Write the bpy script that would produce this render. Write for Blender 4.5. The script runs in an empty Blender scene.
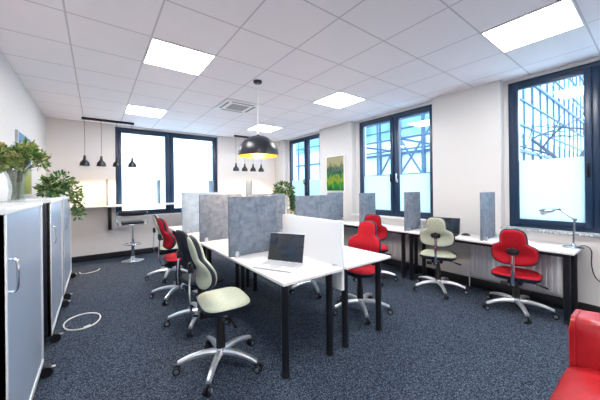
import bpy, bmesh, math, random
from mathutils import Vector, Matrix, Quaternion
random.seed(7)
PI = math.pi
SC = bpy.context.scene
COL = SC.collection
R = math.radians

# ------------------------------------------------------------------ materials
def new_mat(name):
    m = bpy.data.materials.new(name); m.use_nodes = True
    nt = m.node_tree; b = nt.nodes['Principled BSDF']
    return m, nt, b
def mat(name, col, rough=.5, metal=0, spec=.5, bump=0, bscale=60, var=0, vscale=8, emis=None, estr=0, coat=0, trans=0):
    m, nt, b = new_mat(name)
    b.inputs['Base Color'].default_value = (*col, 1)
    b.inputs['Roughness'].default_value = rough
    b.inputs['Metallic'].default_value = metal
    b.inputs['Specular IOR Level'].default_value = spec
    if coat: b.inputs['Coat Weight'].default_value = coat; b.inputs['Coat Roughness'].default_value = .15
    if trans: b.inputs['Transmission Weight'].default_value = trans
    if emis: b.inputs['Emission Color'].default_value = (*emis, 1); b.inputs['Emission Strength'].default_value = estr
    tc = nt.nodes.new('ShaderNodeTexCoord')
    if var:
        n = nt.nodes.new('ShaderNodeTexNoise'); n.inputs['Scale'].default_value = vscale; n.inputs['Detail'].default_value = 5
        nt.links.new(tc.outputs['Object'], n.inputs['Vector'])
        r = nt.nodes.new('ShaderNodeValToRGB')
        r.color_ramp.elements[0].position = .3; r.color_ramp.elements[1].position = .7
        r.color_ramp.elements[0].color = (*[c*(1-var) for c in col], 1)
        r.color_ramp.elements[1].color = (*[min(1, c*(1+var)) for c in col], 1)
        nt.links.new(n.outputs['Fac'], r.inputs['Fac']); nt.links.new(r.outputs['Color'], b.inputs['Base Color'])
    if bump:
        n = nt.nodes.new('ShaderNodeTexNoise'); n.inputs['Scale'].default_value = bscale; n.inputs['Detail'].default_value = 3
        nt.links.new(tc.outputs['Object'], n.inputs['Vector'])
        bp = nt.nodes.new('ShaderNodeBump'); bp.inputs['Strength'].default_value = bump; bp.inputs['Distance'].default_value = .01
        nt.links.new(n.outputs['Fac'], bp.inputs['Height']); nt.links.new(bp.outputs['Normal'], b.inputs['Normal'])
    return m

M = {}
M['wall'] = mat('wall_paint', (.69, .68, .675), .85, spec=.2, bump=.06, bscale=200)
M['wall_warm'] = mat('wall_paint_back', (.74, .70, .69), .85, spec=.2, bump=.06, bscale=200)
M['skirt'] = mat('skirting_black', (.008, .009, .014), .5)
M['frame'] = mat('window_navy', (.010, .032, .080), .32, spec=.5)
M['navy_metal'] = mat('handle_dark', (.01, .012, .02), .3, metal=.6)
M['white'] = mat('desk_white', (.86, .84, .84), .38, spec=.4)
M['edge'] = mat('desk_edge', (.55, .50, .50), .5)
M['black'] = mat('black_steel', (.006, .007, .012), .38)
M['plastic'] = mat('black_plastic', (.008, .009, .014), .5)
M['chrome'] = mat('chrome', (.78, .82, .88), .13, metal=1)
M['lampmetal'] = mat('lamp_metal', (.42, .45, .50), .2, metal=1)
M['post'] = mat('divider_post', (.16, .15, .17), .5)
M['legchrome'] = mat('polished_aluminium', (.85, .88, .93), .32, metal=.85)
M['alu'] = mat('aluminium', (.62, .65, .7), .3, metal=1)
M['red'] = mat('red_fabric', (.56, .010, .024), .75, spec=.25, bump=.25, bscale=350, var=.12, vscale=60)
M['cream'] = mat('cream_fabric', (.56, .60, .47), .8, spec=.25, bump=.25, bscale=350, var=.08, vscale=60)
M['dark'] = mat('black_fabric', (.010, .012, .022), .6, spec=.35, bump=.2, bscale=350)
M['darkrim'] = mat('dark_rim', (.012, .018, .038), .6)
M['leather'] = mat('red_leather', (.42, .012, .018), .28, spec=.55, bump=.35, bscale=22, var=.1, vscale=14)
M['cab_dark'] = mat('cabinet_dark', (.010, .014, .030), .42)
M['cab_top'] = mat('cabinet_top', (.74, .77, .80), .35)
M['pot'] = mat('white_pot', (.85, .85, .83), .35)
M['soil'] = mat('soil', (.05, .03, .02), .95)
M['leaf1'] = mat('leaf_dark', (.020, .085, .014), .5, var=.5, vscale=14)
M['leaf2'] = mat('leaf_fresh', (.045, .17, .022), .5, var=.5, vscale=14)
M['leaf3'] = mat('leaf_pale', (.22, .30, .07), .55, var=.4, vscale=16)
M['bloom'] = mat('bloom_cream', (.62, .56, .26), .7, var=.25, vscale=30)
M['stem'] = mat('stem', (.16, .17, .10), .7, var=.3, vscale=40)
M['cable_w'] = mat('white_cable', (.85, .85, .85), .4)
M['screen_blk'] = mat('laptop_screen', (.010, .018, .035), .12, spec=.7, var=.6, vscale=6)
M['silver'] = mat('laptop_silver', (.72, .74, .77), .35, metal=.2)
M['keys'] = mat('laptop_keys', (.55, .57, .60), .5)
M['gold'] = mat('gold_inside', (.95, .58, .12), .28, metal=.85, emis=(1, .55, .08), estr=0)
M['dome'] = mat('dome_black', (.012, .014, .024), .34, spec=.5)
M['bulb'] = mat('warm_bulb', (1, .8, .5), .5, emis=(1, .72, .35), estr=14)
M['panel_em'] = mat('light_diffuser', (1, 1, 1), .5, emis=(1, .97, .95), estr=12)
M['trimwhite'] = mat('white_metal', (.82, .81, .82), .4)
M['rad'] = mat('radiator_white', (.80, .80, .84), .4)
M['acdark'] = mat('vent_dark', (.42, .42, .45), .6)
M['acslot'] = mat('vent_slot', (.25, .25, .27), .6)
M['facade'] = mat('outside_facade', (.58, .72, .80), .7, var=.12, vscale=.8)
M['steel_out'] = mat('outside_steel', (.03, .085, .16), .6)
M['pane_out'] = mat('outside_pane', (.16, .38, .46), .3, var=.5, vscale=1.3)
M['bark'] = mat('outside_bark', (.05, .06, .09), .9)
M['house'] = mat('house_render', (.90, .92, .94), .8)
M['house_pane'] = mat('house_pane', (.42, .55, .62), .3)
M['ground_out'] = mat('outside_ground', (.75, .77, .78), .9, var=.15)
M['white_panel'] = mat('plain_white', (.83, .84, .86), .6)

def m_carpet():
    m, nt, b = new_mat('carpet_blue')
    tc = nt.nodes.new('ShaderNodeTexCoord')
    v = nt.nodes.new('ShaderNodeTexVoronoi'); v.inputs['Scale'].default_value = 190
    nt.links.new(tc.outputs['Object'], v.inputs['Vector'])
    sx = nt.nodes.new('ShaderNodeSeparateColor'); nt.links.new(v.outputs['Color'], sx.inputs[0])
    n = nt.nodes.new('ShaderNodeTexNoise'); n.inputs['Scale'].default_value = 70; n.inputs['Detail'].default_value = 4
    nt.links.new(tc.outputs['Object'], n.inputs['Vector'])
    ad = nt.nodes.new('ShaderNodeMath'); ad.operation = 'MULTIPLY_ADD'
    nt.links.new(n.outputs['Fac'], ad.inputs[0]); ad.inputs[1].default_value = .7; nt.links.new(sx.outputs[0], ad.inputs[2])
    r = nt.nodes.new('ShaderNodeValToRGB'); e = r.color_ramp.elements
    e[0].position = .40; e[0].color = (.004, .007, .014, 1)
    e[1].position = 1.0; e[1].color = (.014, .022, .038, 1)
    mr = nt.nodes.new('ShaderNodeMapRange'); mr.inputs[1].default_value = .25; mr.inputs[2].default_value = 1.45
    nt.links.new(ad.outputs[0], mr.inputs[0])
    e[1].position = .95; e[1].color = (.145, .188, .255, 1); e[0].position = .12
    k = e.new(.55); k.color = (.017, .030, .056, 1)
    nt.links.new(mr.outputs[0], r.inputs['Fac']); nt.links.new(r.outputs['Color'], b.inputs['Base Color'])
    b.inputs['Roughness'].default_value = .85; b.inputs['Specular IOR Level'].default_value = .25
    return m
M['carpet'] = m_carpet()

GX, GY, GP = .417, .396, .6
def m_ceiling():
    m, nt, b = new_mat('ceiling_tiles')
    tc = nt.nodes.new('ShaderNodeTexCoord'); sp = nt.nodes.new('ShaderNodeSeparateXYZ')
    nt.links.new(tc.outputs['Object'], sp.inputs[0])
    def mth(op, a, bb=None):
        n = nt.nodes.new('ShaderNodeMath'); n.operation = op
        for i, v in enumerate((a, bb)):
            if v is None: continue
            if isinstance(v, (int, float)): n.inputs[i].default_value = v
            else: nt.links.new(v, n.inputs[i])
        return n.outputs[0]
    outs = []
    for ax, o in (('X', GX), ('Y', GY)):
        t = mth('FRACT', mth('DIVIDE', mth('ADD', sp.outputs[ax], 60*GP - o), GP))
        d = mth('ABSOLUTE', mth('SUBTRACT', t, .5))      # .5 at the seam
        outs.append(mth('GREATER_THAN', d, .5 - .0115))
    g = mth('MAXIMUM', outs[0], outs[1])
    n = nt.nodes.new('ShaderNodeTexNoise'); n.inputs['Scale'].default_value = 3
    nt.links.new(tc.outputs['Object'], n.inputs['Vector'])
    mx0 = nt.nodes.new('ShaderNodeMix'); mx0.data_type = 'RGBA'
    mx0.inputs[6].default_value = (.86, .81, .85, 1); mx0.inputs[7].default_value = (.90, .85, .88, 1)
    nt.links.new(n.outputs['Fac'], mx0.inputs[0])
    mx = nt.nodes.new('ShaderNodeMix'); mx.data_type = 'RGBA'
    nt.links.new(g, mx.inputs[0]); nt.links.new(mx0.outputs[2], mx.inputs[6]); mx.inputs[7].default_value = (.60, .56, .60, 1)
    nt.links.new(mx.outputs[2], b.inputs['Base Color'])
    b.inputs['Roughness'].default_value = .8; b.inputs['Specular IOR Level'].default_value = .2
    return m
M['ceiling'] = m_ceiling()

def m_mottle(name, c0, c1, sc=5):
    m, nt, b = new_mat(name)
    tc = nt.nodes.new('ShaderNodeTexCoord')
    n = nt.nodes.new('ShaderNodeTexNoise'); n.inputs['Scale'].default_value = sc; n.inputs['Detail'].default_value = 8; n.inputs['Roughness'].default_value = .62; n.inputs['Distortion'].default_value = .4
    nt.links.new(tc.outputs['Object'], n.inputs['Vector'])
    r = nt.nodes.new('ShaderNodeValToRGB'); e = r.color_ramp.elements
    e[0].position = .36; e[0].color = (*c0, 1); e[1].position = .66; e[1].color = (*c1, 1)
    nt.links.new(n.outputs['Fac'], r.inputs['Fac']); nt.links.new(r.outputs['Color'], b.inputs['Base Color'])
    b.inputs['Roughness'].default_value = .6
    return m
M['concrete'] = m_mottle('screen_mottled_grey', (.125, .16, .215), (.245, .29, .36), 15)
M['concrete_lt'] = m_mottle('screen_pale_grey', (.34, .44, .53), (.50, .60, .69), 9)
M['granite'] = m_mottle('sill_speckled', (.10, .11, .14), (.80, .82, .85), 45)
M['feltwhite'] = mat('screen_white_felt', (.78, .82, .86), .9, bump=.1, bscale=300)

def m_tambour():
    m, nt, b = new_mat('cabinet_tambour')
    tc = nt.nodes.new('ShaderNodeTexCoord'); w = nt.nodes.new('ShaderNodeTexWave')
    w.wave_type = 'BANDS'; w.bands_direction = 'Y'; w.inputs['Scale'].default_value = 14; w.inputs['Distortion'].default_value = 0
    nt.links.new(tc.outputs['Object'], w.inputs['Vector'])
    b.inputs['Base Color'].default_value = (.36, .45, .60, 1); b.inputs['Roughness'].default_value = .3; b.inputs['Metallic'].default_value = .25
    bp = nt.nodes.new('ShaderNodeBump'); bp.inputs['Strength'].default_value = .25; bp.inputs['Distance'].default_value = .003
    nt.links.new(w.outputs['Fac'], bp.inputs['Height']); nt.links.new(bp.outputs['Normal'], b.inputs['Normal'])
    return m
M['tambour'] = m_tambour()

def m_glass(name, tint=(1, 1, 1), gl=.06):
    m = bpy.data.materials.new(name); m.use_nodes = True; nt = m.node_tree; nt.nodes.clear()
    o = nt.nodes.new('ShaderNodeOutputMaterial'); t = nt.nodes.new('ShaderNodeBsdfTransparent'); g = nt.nodes.new('ShaderNodeBsdfGlossy')
    t.inputs[0].default_value = (*tint, 1); g.inputs['Roughness'].default_value = .03
    mx = nt.nodes.new('ShaderNodeMixShader'); mx.inputs[0].default_value = gl
    nt.links.new(t.outputs[0], mx.inputs[1]); nt.links.new(g.outputs[0], mx.inputs[2]); nt.links.new(mx.outputs[0], o.inputs[0])
    return m
M['glass'] = m_glass('window_glass', (.93, .98, 1.0))
M['vaseglass'] = m_glass('vase_glass', (.90, .93, .93), .10)
def m_frost(name, col=(.93, .98, .97), tr=.75, thin=0):
    m = bpy.data.materials.new(name); m.use_nodes = True; nt = m.node_tree; nt.nodes.clear()
    o = nt.nodes.new('ShaderNodeOutputMaterial'); t = nt.nodes.new('ShaderNodeBsdfTranslucent'); g = nt.nodes.new('ShaderNodeBsdfDiffuse')
    t.inputs[0].default_value = (*col, 1); g.inputs[0].default_value = (*col, 1)
    mx = nt.nodes.new('ShaderNodeMixShader'); mx.inputs[0].default_value = 1 - tr
    nt.links.new(t.outputs[0], mx.inputs[1]); nt.links.new(g.outputs[0], mx.inputs[2])
    last = mx
    if thin:
        tp = nt.nodes.new('ShaderNodeBsdfTransparent'); m2 = nt.nodes.new('ShaderNodeMixShader'); m2.inputs[0].default_value = thin
        nt.links.new(mx.outputs[0], m2.inputs[1]); nt.links.new(tp.outputs[0], m2.inputs[2]); last = m2
    nt.links.new(last.outputs[0], o.inputs[0])
    return m
M['frost'] = m_frost('frosted_film', (.72, .79, .775), .8)
M['acryl'] = m_frost('frosted_acrylic', (.30, .38, .46), .5, .12)

def m_picture(name, ramp, zlo, zhi, nscale, warp, yel=None):
    m, nt, b = new_mat(name)
    tc = nt.nodes.new('ShaderNodeTexCoord'); sp = nt.nodes.new('ShaderNodeSeparateXYZ')
    nt.links.new(tc.outputs['Object'], sp.inputs[0])
    mp = nt.nodes.new('ShaderNodeMapRange'); mp.inputs[1].default_value = zlo; mp.inputs[2].default_value = zhi
    nt.links.new(sp.outputs['Z'], mp.inputs[0])
    mpg = nt.nodes.new('ShaderNodeMapping'); mpg.inputs['Scale'].default_value = (1, 2.2, .8)
    nt.links.new(tc.outputs['Object'], mpg.inputs[0])
    n = nt.nodes.new('ShaderNodeTexNoise'); n.inputs['Scale'].default_value = nscale; n.inputs['Detail'].default_value = 6
    nt.links.new(mpg.outputs[0], n.inputs['Vector'])
    s = nt.nodes.new('ShaderNodeMath'); s.operation = 'SUBTRACT'; nt.links.new(n.outputs['Fac'], s.inputs[0]); s.inputs[1].default_value = .5
    k = nt.nodes.new('ShaderNodeMath'); k.operation = 'MULTIPLY_ADD'; nt.links.new(s.outputs[0], k.inputs[0]); k.inputs[1].default_value = warp
    nt.links.new(mp.outputs[0], k.inputs[2])
    r = nt.nodes.new('ShaderNodeValToRGB'); e = r.color_ramp.elements
    e[0].position = ramp[0][0]; e[0].color = (*ramp[0][1], 1); e[1].position = ramp[-1][0]; e[1].color = (*ramp[-1][1], 1)
    for p, c in ramp[1:-1]:
        q = e.new(p); q.color = (*c, 1)
    nt.links.new(k.outputs[0], r.inputs['Fac']); nt.links.new(r.outputs['Color'], b.inputs['Base Color'])
    b.inputs['Roughness'].default_value = .6; b.inputs['Specular IOR Level'].default_value = .2
    return m

# ------------------------------------------------------------------ mesh helpers
def finish(bm, sharp=35):
    bmesh.ops.recalc_face_normals(bm, faces=bm.faces)
    lim = R(sharp)
    for f in bm.faces: f.smooth = True
    for e in bm.edges:
        if len(e.link_faces) == 2 and e.calc_face_angle(0) > lim: e.smooth = False
def mesh(name, bm, mats, sharp=35):
    finish(bm, sharp)
    me = bpy.data.meshes.new(name); bm.to_mesh(me); bm.free()
    if not isinstance(mats, (list, tuple)): mats = [mats]
    for m in mats: me.materials.append(m)
    return me
def inst(name, me, parent=None, loc=(0, 0, 0), rot=(0, 0, 0)):
    o = bpy.data.objects.new(name, me); COL.objects.link(o)
    o.location = loc; o.rotation_euler = rot
    if parent: o.parent = parent
    return o
def obj(name, bm, mats, parent=None, loc=(0, 0, 0), rot=(0, 0, 0), sharp=35):
    return inst(name, mesh(name, bm, mats, sharp), parent, loc, rot)
def tag(o, label=None, cat=None, group=None, kind=None):
    if label: o['label'] = label
    if cat: o['category'] = cat
    if group: o['group'] = group
    if kind: o['kind'] = kind
    return o
def thing(name, label, cat, loc=(0, 0, 0), rz=0, group=None):
    o = bpy.data.objects.new(name, None); o.empty_display_size = .1; COL.objects.link(o)
    o.location = loc; o.rotation_euler = (0, 0, rz)
    return tag(o, label, cat, group)
def struct(name, bm, m):
    return tag(obj(name, bm, m), kind='structure')

def box(bm, x0, x1, y0, y1, z0, z1, bev=0, seg=2, mi=0, mtx=None):
    r = bmesh.ops.create_cube(bm, size=1); vs = r['verts']
    for v in vs:
        v.co = Vector((x0 + (v.co.x + .5)*(x1 - x0), y0 + (v.co.y + .5)*(y1 - y0), z0 + (v.co.z + .5)*(z1 - z0)))
    fs = {f for v in vs for f in v.link_faces}
    if bev:
        es = list({e for v in vs for e in v.link_edges})
        rr = bmesh.ops.bevel(bm, geom=es, offset=bev, segments=seg, profile=.5, affect='EDGES')
        allv = set(rr['verts']) | {v for v in vs if v.is_valid}
        fs = {f for v in allv for f in v.link_faces}; vs = list(allv)
    for f in fs: f.material_index = mi
    if mtx: bmesh.ops.transform(bm, matrix=mtx, verts=list({v for f in fs for v in f.verts}))
    return fs
def B(*a, **k):
    bm = bmesh.new(); box(bm, *a, **k); return bm
def tube(bm, pts, r, seg=10, closed=False, caps=True, mi=0, ry=None):
    pts = [Vector(p) for p in pts]; n = len(pts)
    rs = r if isinstance(r, (list, tuple)) else [r]*n
    rings = []; prev = None
    for i, p in enumerate(pts):
        if closed: t = (pts[(i+1) % n] - pts[i-1])
        else: t = pts[min(i+1, n-1)] - pts[max(i-1, 0)]
        t.normalize()
        if prev is None:
            a = Vector((0, 0, 1)) if abs(t.z) < .9 else Vector((1, 0, 0))
            u = t.cross(a).normalized()
        else:
            u = (prev - t*prev.dot(t)).normalized()
        prev = u; w = t.cross(u)
        rings.append([bm.verts.new(p + u*math.cos(2*PI*k/seg)*rs[i] + w*math.sin(2*PI*k/seg)*(rs[i] if ry is None else rs[i]*ry)) for k in range(seg)])
    m = n if closed else n-1
    for i in range(m):
        a, b = rings[i], rings[(i+1) % n]
        for k in range(seg):
            f = bm.faces.new((a[k], a[(k+1) % seg], b[(k+1) % seg], b[k])); f.material_index = mi
    if caps and not closed:
        bm.faces.new(rings[0][::-1]).material_index = mi; bm.faces.new(rings[-1]).material_index = mi
def lathe(bm, prof, seg=32, c=(0, 0), mi=0):
    rings = []
    for (r, z) in prof:
        if r < 1e-6: rings.append([bm.verts.new((c[0], c[1], z))])
        else: rings.append([bm.verts.new((c[0] + r*math.cos(2*PI*k/seg), c[1] + r*math.sin(2*PI*k/seg), z)) for k in range(seg)])
    for a, b in zip(rings[:-1], rings[1:]):
        for k in range(seg):
            k2 = (k+1) % seg
            if len(a) == 1 and len(b) == 1: continue
            if len(a) == 1: f = bm.faces.new((a[0], b[k2], b[k]))
            elif len(b) == 1: f = bm.faces.new((a[k], a[k2], b[0]))
            else: f = bm.faces.new((a[k], a[k2], b[k2], b[k]))
            f.material_index = mi
def cyl(bm, p0, p1, r0, r1=None, seg=16, mi=0):
    tube(bm, [p0, p1], [r0, r0 if r1 is None else r1], seg, mi=mi)
def smooth_path(pts, n=8):
    pts = [Vector(p) for p in pts]; out = []
    P = [pts[0]*2 - pts[1]] + pts + [pts[-1]*2 - pts[-2]]
    for i in range(1, len(P)-2):
        for k in range(n):
            t = k/n; a, b, c, d = P[i-1], P[i], P[i+1], P[i+2]
            out.append(.5*((2*b) + (c-a)*t + (2*a-5*b+4*c-d)*t*t + (3*b-a-3*c+d)*t**3))
    out.append(pts[-1]); return out

# ------------------------------------------------------------------ room shell
XL, XR, YB, YF, HC = -.75, 4.27, 6.94, -2.4, 2.81
XO = 4.62
bm = B(XL-.15, XO, YF-.15, YB+.3, -.12, 0); struct('floor', bm, M['carpet'])
bm = B(XL-.15, XO, YF-.15, YB+.3, HC, HC+.12); struct('ceiling', bm, M['ceiling'])
bm = B(XL-.15, XL, YF, YB, 0, HC); struct('wall_left', bm, M['wall'])
bm = B(XL, XO, YF-.15, YF, 0, HC); struct('wall_front', bm, M['wall'])
WBX0, WBX1, WBZ0 = .33, 2.54, .84
bm = bmesh.new()
box(bm, XL-.15, WBX0, YB, YB+.3, 0, HC); box(bm, WBX1, XO, YB, YB+.3, 0, HC)
box(bm, WBX0, WBX1, YB, YB+.3, 0, WBZ0); box(bm, WBX0, WBX1, YB, YB+.3, 2.775, HC)
struct('wall_back', bm, M['wall_warm'])
W = [(-.75, 1.285), (2.19, 3.90), (4.90, 6.46)]
WF = [(-.75, 1.235), (2.19, 3.80), (4.90, 6.37)]
SZ = .85
bm = bmesh.new()
box(bm, XR, XO, YF, YB, 0, SZ)
for y0, y1 in ((YF, W[0][0]), (W[0][1], W[1][0]), (W[1][1], W[2][0]), (W[2][1], YB)): box(bm, XR, XO, y0, y1, SZ, HC)
for (y0, y1), (q0, q1) in zip(W, WF):
    box(bm, 4.40, XO, y0, y1, 2.77, HC); box(bm, 4.405, XO, q1, y1, SZ, 2.77)
struct('wall_right', bm, M['wall'])
# skirtings
struct('baseboard_right', B(XR-.018, XR, YF, YB, 0, .12, bev=.004), M['skirt'])
struct('baseboard_back', B(XL, XR-.018, YB-.018, YB, 0, .12, bev=.004), M['skirt'])
struct('baseboard_left', B(XL, XL+.018, YF, YB-.018, 0, .12, bev=.004), M['skirt'])
# sills
for i, (y0, y1) in enumerate(W):
    struct('trim_%d' % (i+1), B(4.235, 4.41, y0, y1, SZ, SZ+.025, bev=.004), M['granite' if i == 0 else 'white'])
struct('trim_4', B(WBX0, WBX1, YB-.03, YB+.07, WBZ0, WBZ0+.022, bev=.004), M['white'])

def window(n, horiz, a0, a1, z0, z1, plane, mulls, frost=None, sash=.055, head=.07, handles=()):
    """frame in a wall; horiz='Y' : runs along Y at X=plane ; 'X' : runs along X at Y=plane"""
    root = bpy.data.objects.new('window_%d' % n, None); COL.objects.link(root); root['kind'] = 'structure'
    def P(bm, u0, u1, v0, v1, d0, d1, bev=.006):
        if horiz == 'Y': box(bm, plane+d0, plane+d1, u0, u1, v0, v1, bev=bev)
        else: box(bm, u0, u1, plane+d0, plane+d1, v0, v1, bev=bev)
    bm = bmesh.new(); fw = .05
    P(bm, a0, a0+fw, z0, z1, 0, .07); P(bm, a1-fw, a1, z0, z1, 0, .07)
    P(bm, a0+fw, a1-fw, z1-fw, z1, 0, .07); P(bm, a0+fw, a1-fw, z0, z0+fw, 0, .07)
    edges = [a0+fw] + [m for m in mulls] + [a1-fw]
    for m in mulls: P(bm, m-.03, m+.03, z0+fw, z1-fw, 0, .07)
    obj('window_frame', bm, M['frame'], root)
    for i in range(len(edges)-1):
        u0 = edges[i] + (.03 if i else 0); u1 = edges[i+1] - (.03 if i < len(edges)-2 else 0)
        bm = bmesh.new()
        P(bm, u0, u0+sash, z0+fw, z1-fw, -.02, .05); P(bm, u1-sash, u1, z0+fw, z1-fw, -.02, .05)
        P(bm, u0+sash, u1-sash, z0+fw, z0+fw+sash, -.02, .05); P(bm, u0+sash, u1-sash, z1-fw-sash, z1-fw, -.02, .05)
        s = obj('sash', bm, M['frame'], root)
        bm = bmesh.new(); P(bm, u0+sash, u1-sash, z0+fw+sash, z1-fw-sash, .012, .018, bev=0)
        obj('pane', bm, M['glass'], s)
        if frost:
            bm = bmesh.new(); P(bm, u0+sash, u1-sash, z0+fw+sash, frost, .006, .009, bev=0)
            obj('frosted_film', bm, M['frost'], s)
        if i in handles:
            hu = handles[i] if isinstance(handles, dict) else u1-sash/2
            hu = u1 - sash/2 if hu > 0 else u0 + sash/2
            bm = bmesh.new()
            P(bm, hu-.014, hu+.014, 1.50, 1.57, -.032, -.02, bev=.004)
            P(bm, hu-.01, hu+.01, 1.52, 1.54, -.06, -.03, bev=.003); P(bm, hu-.011, hu+.011, 1.53, 1.66, -.068, -.052, bev=.005)
            obj('handle', bm, M['alu' if n == 2 and i == 0 else 'navy_metal'], s)
    return root
window(1, 'Y', WF[0][0], WF[0][1], SZ+.025, 2.77, 4.41, [.44], frost=1.735, handles={1: -1}, sash=.06)
window(2, 'Y', WF[1][0], WF[1][1], SZ+.025, 2.77, 4.41, [2.96], frost=1.64, handles={0: 1, 1: -1}, sash=.06)
window(3, 'Y', WF[2][0], WF[2][1], SZ+.025, 2.77, 4.41, [5.58], frost=1.64, handles={1: -1}, sash=.06)
window(4, 'X', WBX0, WBX1, WBZ0+.022, 2.775, YB+.07, [1.395], sash=.065)

# ------------------------------------------------------------------ ceiling lights
def ceil_light(i, j, label):
    x, y = GX + i*GP, GY + j*GP
    t = thing('ceiling_light', label, 'ceiling light', (x+GP/2, y+GP/2, HC), 0, 'square ceiling light panels')
    h = GP/2 - .004
    bm = bmesh.new()
    for a in (B4 for B4 in ((-h, h, -h, -h+.012), (-h, h, h-.012, h), (-h, -h+.012, -h+.012, h-.012), (h-.012, h, -h+.012, h-.012))):
        box(bm, a[0], a[1], a[2], a[3], -.012, 0, bev=.002)
    obj('frame', bm, M['trimwhite'], t)
    obj('diffuser', B(-h+.012, h-.012, -h+.012, h-.012, -.008, 0), M['panel_em'], t)
ceil_light(0, 4, 'square glowing ceiling panel at upper left, nearer of the two on that side')
ceil_light(0, 8, 'square glowing ceiling panel above the back window by the four-shade pendant bar')
ceil_light(4, 4, 'square glowing ceiling panel in mid ceiling, right of the black dome lamp')
ceil_light(4, 0, 'large-looking bright ceiling panel at the top right of the photo near the right window')
ceil_light(4, 8, 'small-looking ceiling panel directly above and behind the black dome lamp')
for i, j in ((0, 0), (0, -4), (4, -4)):  # panels out of view, added to put more light into the room
    ceil_light(i, j, 'unseen square ceiling panel, added out of view to light the room')

# air-conditioning cassette
t = thing('ceiling_vent', 'white square air conditioning cassette with grey grille set in the ceiling', 'ceiling vent', (GX+2.5*GP, GY+6.5*GP, HC))
obj('cover', B(-.295, .295, -.295, .295, -.022, 0, bev=.008), M['trimwhite'], t)
bm = B(-.15, .15, -.15, .15, -.028, -.022, bev=.003)
for k in range(9): box(bm, -.14, .14, -.13+k*.032, -.118+k*.032, -.033, -.028)
obj('grille', bm, M['acdark'], t)
for a in range(4):
    obj('slot', B(-.19, .19, .215, .25, -.026, -.0215, bev=.002), M['acslot'], t, rot=(0, 0, a*PI/2))

# ------------------------------------------------------------------ pendants
def mini_pendants(label, x0, x1, y, drop, lbl_strength):
    t = thing('pendant_light', label, 'pendant light', ((x0+x1)/2, y, HC), 0, 'rows of four small black pendants')
    L = (x1-x0)/2
    obj('ceiling_bar', B(-L-.04, L+.04, -.018, .018, -.045, 0, bev=.004), M['black'], t)
    zb = drop - HC
    for k in range(4):
        x = -L + 2*L*k/3
        bm = bmesh.new(); tube(bm, [(x, 0, -.04), (x+.004, .002, zb*.5), (x, 0, zb+.19)], .0035, 6); obj('cord', bm, M['black'], t)
        bm = bmesh.new()
        lathe(bm, [(0, zb+.20), (.018, zb+.20), (.022, zb+.15), (.030, zb+.115), (.055, zb+.09), (.072, zb+.06), (.08, zb+.005), (.076, zb+.005), (.068, zb+.055), (.05, zb+.083), (.0, zb+.10)], 24, (x, 0))
        s = obj('shade', bm, M['black'], t)
        bm = bmesh.new(); lathe(bm, [(0, zb+.083), (.02, zb+.075), (.03, zb+.055), (.027, zb+.032), (0, zb+.022)], 14, (x, 0)); obj('bulb', bm, M['bulb'], s)
        ld = bpy.data.lights.new('pendant_lamp', 'SPOT'); ld.energy = lbl_strength; ld.color = (1, .70, .40); ld.spot_size = R(115); ld.spot_blend = .5; ld.shadow_soft_size = .03
        lo = bpy.data.objects.new('pendant_lamp', ld); COL.objects.link(lo); lo.parent = t; lo.location = (x, 0, zb+.012)
mini_pendants('row of four small black pendants on a ceiling bar at left by the back wall', -.17, .60, 6.57, 1.885, 9)
mini_pendants('row of four small black pendants on a ceiling bar behind the large dome lamp', 2.89, 3.62, 6.60, 1.885, 8)

t = thing('pendant_light', 'large black dome pendant lamp with golden inside above the desks', 'pendant light', (1.69, 3.15, HC))
bm = bmesh.new(); lathe(bm, [(0, 0), (.055, 0), (.055, -.022), (.045, -.03), (0, -.03)], 28); obj('ceiling_rose', bm, M['plastic'], t)
bm = bmesh.new(); tube(bm, [(0, 0, -.03), (0, 0, -.70)], .004, 8); obj('cord', bm, M['cable_w'], t)
prof = [(.26*math.sin(a), -.955 + .245*math.cos(a)) for a in [R(x) for x in range(0, 91, 6)]]
bm = bmesh.new(); lathe(bm, [(0, -.70), (.02, -.70), (.022, -.715)] + prof[1:] + [(.262, -.975), (.258, -.975)], 48)
obj('dome_shade', bm, M['dome'], t)
bm = bmesh.new(); lathe(bm, [(r*.975, -.957 + (z+.955)*.965) for r, z in prof] + [(.255, -.975)], 48)
sh = obj('reflector', bm, M['gold'], t)
bm = bmesh.new(); lathe(bm, [(0, -.745), (.02, -.75), (.02, -.80), (.045, -.84), (.05, -.88), (.035, -.915), (0, -.93)], 20); obj('bulb', bm, M['bulb'], t)
bm = bmesh.new(); lathe(bm, [(0, -.668), (.008, -.67), (.012, -.70), (0, -.70)], 16); obj('cord_grip', bm, M['alu'], t)
ld = bpy.data.lights.new('dome_bulb_lamp', 'POINT'); ld.energy = 5; ld.color = (1, .68, .32); ld.shadow_soft_size = .05
lo = bpy.data.objects.new('dome_bulb_lamp', ld); COL.objects.link(lo); lo.parent = t; lo.location = (0, 0, -.955)

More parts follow.
